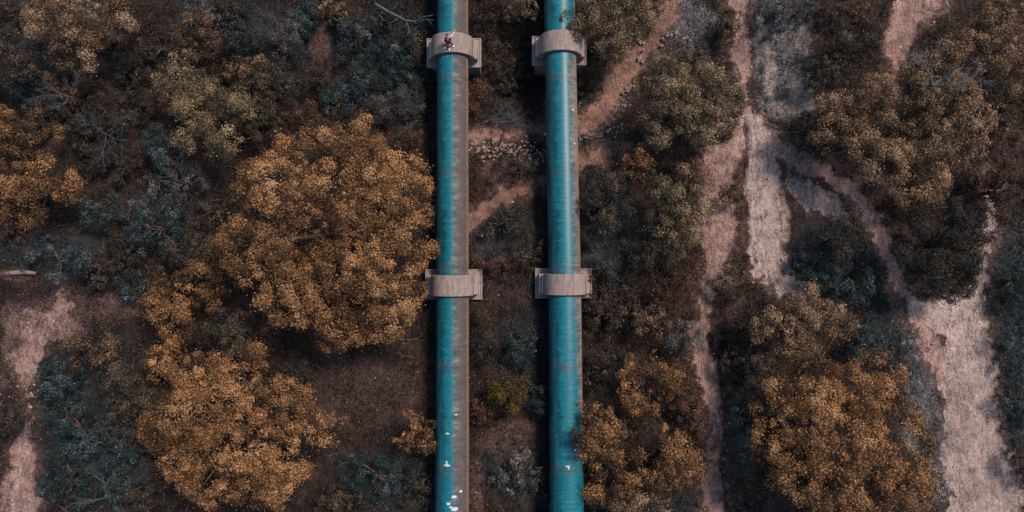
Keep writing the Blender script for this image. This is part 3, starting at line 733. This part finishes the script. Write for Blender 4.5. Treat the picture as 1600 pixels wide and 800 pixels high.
# ------------------------------------------------------------------ low ground cover (uncountable)
def ground_cover():
    rng = np.random.default_rng(99); n = 300000
    x = rng.uniform(-37, 37, n); y = rng.uniform(-19, 19, n); z = ground_z(x, y)
    ch, own, teal, bd = masks(x, y, z)
    path = np.maximum.reduce([ch['pale'], ch['white'], ch['orange']])
    patch = fbm(x/1.3+30, y/1.3+8, 4)
    dens = np.clip(.50+patch*1.5, .04, 1)*(1-path)*(1-.55*ch['dull'])*(1-.1*ch['blue'])
    dens = np.where(path > .4, .05*(patch > .12), dens)
    k = rng.random(n) < dens
    blu = ch['blue'][k]; x, y, z, teal, path = x[k], y[k], z[k], np.maximum(teal, ch['blue'])[k], path[k]
    m = 3; x = np.repeat(x, m)+rng.normal(size=len(x)*m)*.07; y = np.repeat(y, m)+rng.normal(size=len(y)*m)*.07
    blu = np.repeat(blu, m); teal = np.repeat(teal, m); path = np.repeat(path, m)
    n = len(x); hgt = rng.random(n)**2*.26*(1+1.0*np.clip(fbm(x/2, y/2, 2), 0, 1)); z = ground_z(x, y)+.02+hgt*(1-path)
    P = np.stack([x, y, z], 1); nn = unit(rng.normal(size=(n, 3))*.75+np.array([0, 0, .7]))
    L = rng.uniform(.05, .19, n)*(1-.4*(path > .3)); V, Q = leaf_quads(P, nn, L, L*rng.uniform(.2, .55, n), rng)
    cl = .22*fbm(x/.6+5, y/.6, 3)
    v = np.clip(rng.beta(2, 2.8, n)+cl+.28*blu, 0, 1)
    me = np_mesh('ground_cover', V, Q, False, {'v': v, 'zone': np.clip(teal+rng.normal(size=n)*.15, 0, 1)})
    o = link_mesh('ground_cover', me, M_COVER); tag(o, 'low dry scrub, litter and weeds spread over the whole hillside', 'ground cover', kind='stuff')
ground_cover()

def fallen_twigs():
    rng = np.random.default_rng(123); mb = MB(); n = 0
    while n < 800:
        x = rng.uniform(-36, 36); y = rng.uniform(-18, 18); p = Vector((x, y, float(ground_z(x, y))+.08))
        if float(fbm(np.array([x/3.0]), np.array([y/3.0+60]), 3)[0]) < -.05: continue
        a = rng.uniform(0, 6.28); L = rng.uniform(.3, 1.3); d = Vector((math.cos(a), math.sin(a), rng.uniform(-.05, .35)))
        q = p+d*L*.5+Vector((rng.normal()*.06, rng.normal()*.06, .05)); e = q+(Matrix.Rotation(rng.normal()*.5, 3, 'Z') @ d)*L*.5
        mb.tube([p, q, e], [.022, .016, .006], 3, False); n += 1
        if rng.random() < .6:
            f = q+(Matrix.Rotation(rng.choice([-.8, .8]), 3, 'Z') @ d)*L*.35; mb.tube([q, f], [.012, .005], 3, False)
    o = mb.build('fallen_twigs', bark_mat('dry_twig', (.05,.046,.044), (.15,.135,.13))); tag(o, 'dry fallen twigs littering the scrub and the soil', 'twigs', kind='stuff')
fallen_twigs()

def gravel():
    rng = np.random.default_rng(321); n = 60000
    x = rng.uniform(-36, 36, n); y = rng.uniform(-18, 18, n); z = ground_z(x, y); ch, own, teal, bd = masks(x, y, z)
    w = np.maximum.reduce([ch['pale'], ch['white'], ch['orange']])*.10+.35*np.exp(-(bd/9.0)**2)+.06*ch['dull']+.08*ch['blue']
    w = w*np.clip(.7+1.6*fbm(x/1.2+70, y/1.2, 3), .05, 2); k = rng.random(n) < w; x, y = x[k], y[k]; n = len(x)
    sz = rng.uniform(.02, .065, n)*(1+(rng.random(n) < .06)*1.3); a = rng.uniform(0, 6.28, n); ca, sa = np.cos(a), np.sin(a)
    base = np.array([(1,0,0),(.2,.9,0),(-1,.1,0),(-.1,-.8,0),(.1,.1,.8),(.35,-.15,.7)])
    V = np.empty((n, 6, 3)); j = rng.uniform(.7, 1.3, (n, 6))
    V[:, :, 0] = x[:, None]+sz[:, None]*j*(base[:, 0]*ca[:, None]-base[:, 1]*sa[:, None]); V[:, :, 1] = y[:, None]+sz[:, None]*j*(base[:, 0]*sa[:, None]+base[:, 1]*ca[:, None])
    pathm = np.maximum.reduce([c[k] for c in (ch['pale'], ch['white'], ch['orange'])])
    V[:, :, 2] = (ground_z(x, y)-.14*pathm)[:, None]+sz[:, None]*(base[:, 2]*j)-.01+.01
    f = np.array([(0,1,5),(1,4,5),(1,2,4),(2,3,4),(3,5,4),(3,0,5)]); Q = (np.arange(n)[:, None, None]*6+f[None]).reshape(-1, 3)
    me = np_mesh('gravel', V.reshape(-1, 3), Q, False, {'v': np.repeat(rng.random(n), 6)})
    m, nt, out = new_mat('gravel'); bsdf(nt, out, ramp(nt, attr(nt, 'v'), [(0,(.06,.045,.04)),(.6,(.20,.155,.14)),(1,(.42,.37,.34))]), .9)
    tag(link_mesh('gravel', me, m), 'loose gravel lying along the paths and washouts', 'gravel', kind='stuff')
gravel()

# ------------------------------------------------------------------ rocks
def rock_mesh(seed):
    rng = np.random.default_rng(seed)
    import bmesh
    bm = bmesh.new(); bmesh.ops.create_icosphere(bm, subdivisions=2, radius=.5)
    ax = rng.normal(size=(7, 3)); ax = unit(ax)
    for v in bm.verts:
        c = np.array(v.co); f = 1.0
        for a in ax:
            dd = float(c@a)
            if dd > .33: c = c-a*(dd-.33)
        v.co = Vector(c)*(1+rng.normal()*.03)
    me = bpy.data.meshes.new('rock'); bm.to_mesh(me); bm.free(); return me
rm = [rock_mesh(i) for i in range(6)]; rmb = [m.copy() for m in rm]
for m in rm: m.materials.append(M_ROCK)
for m in rmb: m.materials.append(M_ROCKB)
def rocks(n, poly, wid, size, label, group, blue=False, seed=0, pile=.0):
    rng = np.random.default_rng(seed); done = 0
    while done < n:
        i = rng.integers(len(poly)-1); t = rng.random(); a, b = poly[i], poly[i+1]
        px = a[0]+(b[0]-a[0])*t+rng.normal()*wid*.5; py = a[1]+(b[1]-a[1])*t+rng.normal()*wid*.5
        s = size*rng.uniform(.55, 1.5); p = at(px, py, s*.12+pile*rng.random())
        o = bpy.data.objects.new('rock', (rmb if blue else rm)[rng.integers(6)]); COL.objects.link(o)
        o.location = p; o.scale = (s*rng.uniform(.8, 1.4), s, s*rng.uniform(.5, .9)); o.rotation_euler = (rng.normal()*.2, rng.normal()*.2, rng.uniform(0, 6.28))
        tag(o, label, 'rock', group); done += 1
rocks(170, [(742,238),(800,236),(855,240)], 17, .155, 'small pale rock in the rubble strip running between the two pipes', 'rocks of the rubble strip between the pipes', seed=1)
rocks(38, [(905,214),(940,210),(978,200)], 12, .18, 'small blue grey stone in the band below the bend of the orange path', 'blue grey stones below the orange path', True, seed=2)
rocks(22, [(965,185),(978,155),(992,140)], 12, .17, 'blue grey stone between the orange path and the round olive tree', 'blue grey stones under the round olive tree', True, seed=3)
rocks(14, [(1003,62),(1003,90),(990,98)], 9, .2, 'tan stone on the upper stretch of the orange path', 'stones on the upper orange path', seed=4)
rocks(14, [(1030,58),(1075,66)], 14, .22, 'pale stone scattered above the round olive tree', 'stones above the round olive tree', seed=5)
rocks(16, [(1120,100),(1145,130),(1155,165)], 10, .15, 'pale stone on the rim between round olive tree and footpath', 'stones on the rim beside the footpath', seed=6)
rocks(10, [(560,640),(600,600),(650,560)], 60, .09, 'tiny white stone lying on the bare brown slope', 'white stones on the brown slope', seed=7)
rocks(8, [(5,590),(35,600),(60,640)], 18, .2, 'pinkish stone beside the path at the left edge', 'stones by the left path', seed=8)
rocks(14, [(1215,235),(1300,290),(1345,340),(1400,440),(1460,540)], 9, .14, 'small stone along the eroded lip of the diagonal trail', 'stones along the diagonal trail', seed=9)
rocks(6, [(905,150),(915,185)], 10, .18, 'blue grey stone just right of the right pipe beside the orange path', 'stones against the right pipe', True, seed=10)

# ------------------------------------------------------------------ pipes
def pipe(xf, name, label, mat):
    ys = np.concatenate([np.arange(-60, -20, 2.0), np.arange(-20, 20, .25), np.arange(20, 61, 2.0)]); n = 72; r = 1.025
    V = []; side = []; run = []; ang = []
    for y in ys:
        xc = xf(y); zc = pipe_z(y)
        for k in range(n):
            t = 2*math.pi*k/n
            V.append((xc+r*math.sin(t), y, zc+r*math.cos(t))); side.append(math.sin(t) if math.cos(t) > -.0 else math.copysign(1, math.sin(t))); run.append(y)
            ang.append((t if t <= math.pi else t-2*math.pi)*r)
    idx = np.arange(len(ys)*n).reshape(len(ys), n); a = idx[:-1]; b = idx[1:]
    Q = np.stack([a, np.roll(a, -1, 1), np.roll(b, -1, 1), b], -1).reshape(-1, 4)
    me = np_mesh(name, np.array(V), Q, True)
    for nm, arr in (('side', side), ('run', run), ('ang', ang)):
        at_ = me.attributes.new(nm, 'FLOAT', 'POINT'); at_.data.foreach_set('value', np.array(arr, np.float32))
    o = link_mesh(name, me, mat); return tag(o, label, 'pipe', 'pair of large water pipes')
# white splashes: (side, run metres, half-size side, half-size m)
Lb = [(.20,-14.35,.16,.08),(.24,-15.05,.20,.12),(.02,-14.95,.10,.06),(-.12,-14.75,.12,.09),(.10,-15.8,.08,.15),(.58,-14.1,.09,.08),(-.22,-12.55,.20,.07),(-.25,-12.40,.06,.12),(-.2,-10.7,.11,.06),(.3,-9.6,.09,.04)]
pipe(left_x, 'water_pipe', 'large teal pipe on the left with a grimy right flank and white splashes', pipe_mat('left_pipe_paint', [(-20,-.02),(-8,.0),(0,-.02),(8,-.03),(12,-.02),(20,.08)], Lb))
Rb = [(.0,-12.6,.14,.05),(.05,-12.7,.05,.09),(.66,9.4,.07,.06),(.72,7.2,.05,.07)]
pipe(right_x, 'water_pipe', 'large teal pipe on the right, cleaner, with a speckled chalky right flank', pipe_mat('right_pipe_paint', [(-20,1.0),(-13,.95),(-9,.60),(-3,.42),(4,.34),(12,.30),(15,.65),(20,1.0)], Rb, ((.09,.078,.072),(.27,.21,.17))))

# ------------------------------------------------------------------ concrete saddles
def saddle(xc, y, label, pier_h, halfdepth=.65):
    z0 = pipe_z(y); t = empty('pipe_saddle', (xc, y, z0)); tag(t, label, 'pipe saddle', 'concrete saddles holding the pipes')
    # arch band: outer radius Ro over inner r, from shoulder to shoulder
    ri, ro, hw = 1.045, 1.34, halfdepth
    mb = MB(); n = 36; a0 = math.radians(-94); V = []
    for i in range(n+1):
        a = a0+(-2*a0)*i/n
        for yy in (-hw, hw):
            V += [(ro*math.sin(a), yy, ro*math.cos(a)), (ri*math.sin(a), yy, ri*math.cos(a))]
    f = []
    for i in range(n):
        b = 4*i; c = b+4   # b: outer-front, inner-front, outer-back, inner-back
        f += [(b, c, c+2, b+2), (b+1, b+3, c+3, c+1), (b, b+1, c+1, c), (b+2, c+2, c+3, b+3)]
    f += [(0, 2, 3, 1), (4*n, 4*n+1, 4*n+3, 4*n+2)]
    mb.add(V, f); mb.build('arch', M_CON, t, False, .02)
    # shoulders: blocks the arch springs from
    for s in (-1, 1):
        m = MB(); x0, x1 = sorted((s*1.05, s*1.62)); m.box(x0, x1, -hw+.02, hw-.02, -.98, -.22); m.build('shoulder', M_CON, t, False, .03)
        q = MB(); x0, x1 = sorted((s*1.345, s*1.44)); q.box(x0, x1, -hw+.06, hw-.06, -.219, .12); q.build('rib', M_CON, t, False, .02)
    # cradle below the pipe + pad
    m = MB(); m.box(-1.04, 1.04, -hw+.05, hw-.05, -1.32, -.96)
    m.build('cradle', M_CON, t)
    p = MB(); p.box(-1.84, 1.84, -.98, .98, -1.30, -.985); p.build('pad', M_CON, t, False, .04)
    # raised rim round the pad
    for (x0, x1, y0, y1) in ((-1.84,1.84,-.98,-.90),(-1.84,1.84,.90,.98),(-1.84,-1.76,-.897,.897),(1.76,1.84,-.897,.897)):
        if y1-y0 < .1:
            for (xa, xb) in ((x0, -1.1), (1.1, x1)):
                r = MB(); r.box(xa, xb, y0, y1, -.983, -.93); r.build('pad_rim', M_CON, t)
        else:
            r = MB(); r.box(x0, x1, y0, y1, -.983, -.93); r.build('pad_rim', M_CON, t)
    b = MB(); b.box(-1.62, 1.74, -.92, .9, -1.30-pier_h, -1.302); b.build('pier', M_CON, t, False, .04)
    return t
saddle(left_x(SAD_Y[1])-.0, SAD_Y[1], 'upper left concrete saddle on a tall pier, with a person sitting on it', 3.0)
saddle(right_x(SAD_Y[1]), SAD_Y[1]+.15, 'upper right concrete saddle, an empty arch over the right pipe beside the olive gold tree', 3.0)
saddle(left_x(SAD_Y[0]), SAD_Y[0], 'lower left concrete saddle touched by the largest golden oak', .8, .65)
saddle(right_x(SAD_Y[0]), SAD_Y[0]+.07, 'lower right concrete saddle, lying square on its rimmed pad', .8, .65)

# ------------------------------------------------------------------ person sitting on the upper left saddle
def skin_mesh(name, chains, mat, parent, sub=2):
    """chains: list of ([(x,y,z,rx,ry)], ...) with links given as (verts, edges); all baked to one mesh"""
    verts = []; edges = []; rad = []; roots = []
    for (vs, es) in chains:
        b = len(verts); roots.append(b)
        for v in vs: verts.append(v[:3]); rad.append((v[3], v[4] if len(v) > 4 else v[3]))
        edges += [(b+i, b+j) for i, j in es]
    me = bpy.data.meshes.new(name); me.from_pydata(verts, edges, []); me.update()
    o = bpy.data.objects.new(name, me); COL.objects.link(o)
    o.modifiers.new('skin', 'SKIN')
    for i, sv in enumerate(me.skin_vertices[0].data):
        sv.radius = rad[i]; sv.use_root = i in roots
    m = o.modifiers.new('sub', 'SUBSURF'); m.levels = sub; m.render_levels = sub
    bpy.context.view_layer.update()
    ev = o.evaluated_get(bpy.context.evaluated_depsgraph_get())
    nm = bpy.data.meshes.new_from_object(ev); nm.name = name
    nm.polygons.foreach_set('use_smooth', [True]*len(nm.polygons))
    bpy.data.objects.remove(o)
    nm.materials.clear()
    return link_mesh(name, nm, mat, parent)
def chain(pts): return (pts, [(i, i+1) for i in range(len(pts)-1)])
def person():
    xw, yw = -4.10, 13.86; zs = pipe_z(SAD_Y[1])+math.sqrt(1.34**2-(xw-left_x(SAD_Y[1]))**2)
    t = empty('person', (xw, yw, zs)); tag(t, 'person in dark jacket with pale sleeves and white shoes, sitting on the upper left saddle', 'person')
    skin = flat_mat('skin', (.50,.27,.20), .6, 20, .1); hair = flat_mat('hair', (.02,.014,.012), .6)
    navy = flat_mat('navy_cloth', (.025,.035,.060), .85); grey = flat_mat('pale_grey_cloth', (.42,.42,.46), .85)
    pink = flat_mat('pink_cloth', (.42,.20,.24), .85); white = flat_mat('white_shoe', (.78,.80,.80), .6, 20, .05); jean = flat_mat('dark_trousers', (.035,.035,.045), .85)
    J = dict(pel=(0,0,.11), wa=(0,.03,.28), ch=(0,.0,.45), nk=(0,-.01,.585), jw=(0,.015,.66), hd=(0,.05,.715), cr=(0,.10,.765),
             sl=(-.175,0,.52), el=(-.36,-.02,.36), wl=(-.25,-.27,.44), sr=(.175,0,.52), er=(.33,.17,.44), wr=(.46,.36,.50),
             hl=(-.09,-.03,.11), kl=(-.19,-.40,.42), al=(.05,-.55,.07), fl=(.10,-.69,.035), hr=(.09,-.03,.11), kr=(.20,-.33,.44), ar=(.30,-.33,.05), fr=(.36,-.47,.02))
    names = list(J); R = dict(pel=(.15,.11),wa=(.13,.10),ch=(.15,.11),nk=.055,jw=.068,hd=(.088,.095),cr=.078,sl=.06,el=.042,wl=.028,sr=.06,er=.042,wr=.028,hl=.09,kl=.058,al=.04,fl=.03,hr=.09,kr=.058,ar=.04,fr=.03)
    def v(n, k=1.0, add=0): r = R[n]; r = r if isinstance(r, tuple) else (r, r); return J[n]+(r[0]*k+add, r[1]*k+add)
    E = [('pel','wa'),('wa','ch'),('ch','nk'),('nk','jw'),('jw','hd'),('hd','cr'),('ch','sl'),('sl','el'),('el','wl'),('ch','sr'),('sr','er'),('er','wr'),
         ('pel','hl'),('hl','kl'),('kl','al'),('al','fl'),('pel','hr'),('hr','kr'),('kr','ar'),('ar','fr')]
    body = [([v(n, .9) for n in names], [(names.index(a), names.index(b)) for a, b in E])]
    def hand(w, el, spread):
        w = Vector(w); d = (w-Vector(el)).normalized(); s = d.cross(Vector((0,0,1))).normalized()
        out = [chain([tuple(w-d*.01)+(.024,.018), tuple(w+d*.045)+(.034,.016), tuple(w+d*.085)+(.034,.014)])]
        for i, L in enumerate((.062,.075,.080,.070)):
            b = w+d*.08+s*(-.030+.020*i)
            out.append(chain([tuple(b)+(.009,), tuple(b+d*L*.5+Vector((0,0,-.006)))+(.0085,), tuple(b+d*L+s*spread*(i-1.5)*.01+Vector((0,0,-.026)))+(.007,)]))
        b = w+d*.03-s*.030
        out.append(chain([tuple(b)+(.011,), tuple(b-s*.030+d*.022)+(.010,), tuple(b-s*.042+d*.050)+(.008,)]))
        return out
    body += hand(J['wl'], J['el'], 1)+hand(J['wr'], J['er'], 1)
    body.append(chain([(0,-.03,.745,.010),(0,-.062,.765,.014),(0,-.045,.785,.008)]))      # nose
    for s in (-1, 1): body.append(chain([(s*.082,.045,.69,.012),(s*.092,.06,.72,.018),(s*.086,.075,.74,.010)]))  # ears
    skin_mesh('body', body, skin, t)
    def sub(name, keys, mat, add=.018):
        es = [(keys.index(a), keys.index(b)) for a, b in E if a in keys and b in keys]
        return skin_mesh(name, [([v(k, 1.0, add) for k in keys], es)], mat, t)
    sub('jacket', ['wa','ch','sl','sr'], navy, .02)
    a = Vector(J['sl']); b = Vector(J['el']); c = Vector(J['wl'])
    skin_mesh('sleeve', [chain([tuple(a)+(.078,), tuple(b)+(.062,), tuple(b.lerp(c,.9))+(.046,)])], grey, t)
    a = Vector(J['sr']); b = Vector(J['er']); c = Vector(J['wr'])
    skin_mesh('sleeve', [chain([tuple(a)+(.078,), tuple(b)+(.066,), tuple(b.lerp(c,.9))+(.050,)])], grey, t)
    skin_mesh('shirt', [chain([(0,-.085,.50,.07,.05),(.02,-.13,.36,.09,.05),(.03,-.15,.22,.09,.05)])], pink, t)
    sub('trousers', ['pel','hl','kl','hr','kr','al','ar'], jean, .014)
    skin_mesh('shoe', [chain([J['al'][:2]+(.05,.052,.05), J['fl'][:2]+(.045,.05,.04)])], white, t)
    skin_mesh('shoe', [chain([J['ar'][:2]+(.04,.052,.05), J['fr'][:2]+(.03,.05,.04)])], white, t)
    skin_mesh('hair', [([(0,.105,.745,.098,.092),(0,.12,.69,.075,.07),(0,.055,.80,.07,.045),(-.055,.09,.765,.05,.05),(.055,.09,.765,.05,.05)], [(0,1),(0,2),(0,3),(0,4)])], hair, t)
    for s in (-1, 1):
        e = MB(); e.tube([(s*.034,-.018,.782),(s*.034,-.026,.790)], [.011,.007], 8); e.build('eye', hair, t, True)
    m = MB(); m.tube([(-.024,-.058,.715),(0,-.066,.712),(.024,-.058,.715)], [.004,.007,.004], 6); m.build('mouth', pink, t, True)
person()

# ------------------------------------------------------------------ camera, light, world
cam = bpy.data.cameras.new('camera'); co = bpy.data.objects.new('camera', cam); COL.objects.link(co)
co.location = (0, 0, H); co.rotation_euler = (0, 0, 0); cam.sensor_width = 36; cam.lens = 36*F/1600; cam.clip_end = 1500
S.camera = co
w = bpy.data.worlds.new('World'); S.world = w; w.use_nodes = True; nt = w.node_tree; nt.nodes.clear()
o = nt.nodes.new('ShaderNodeOutputWorld'); bg = nt.nodes.new('ShaderNodeBackground'); sk = nt.nodes.new('ShaderNodeTexSky')
EL, AZ = math.radians(52), math.radians(46)     # azimuth clockwise from +Y
sk.sky_type = 'NISHITA'; sk.sun_disc = False; sk.sun_elevation = EL; sk.sun_rotation = AZ; sk.air_density = 1.4; sk.dust_density = .6; sk.ozone_density = 2.0
bg.inputs['Strength'].default_value = .079; nt.links.new(sk.outputs[0], bg.inputs[0]); nt.links.new(bg.outputs[0], o.inputs[0])
sl = bpy.data.lights.new('sun', 'SUN'); so = bpy.data.objects.new('sun', sl); COL.objects.link(so)
sl.energy = 2.9; sl.angle = math.radians(15); sl.color = (1.0, .76, .60)
dirv = Vector((math.sin(AZ)*math.cos(EL), math.cos(AZ)*math.cos(EL), math.sin(EL)))
so.rotation_euler = dirv.to_track_quat('Z', 'Y').to_euler(); so.location = dirv*60
S.view_settings.view_transform = 'Standard'; S.view_settings.look = 'None'; S.view_settings.exposure = 0.78; S.view_settings.gamma = 1
S.render.engine = 'CYCLES'; S.cycles.max_bounces = 5; S.cycles.diffuse_bounces = 3; S.cycles.transmission_bounces = 2; S.cycles.caustics_reflective = False; S.cycles.caustics_refractive = False
S.render.resolution_x = 1024; S.render.resolution_y = 512
print('LEAVES', COUNT[0])
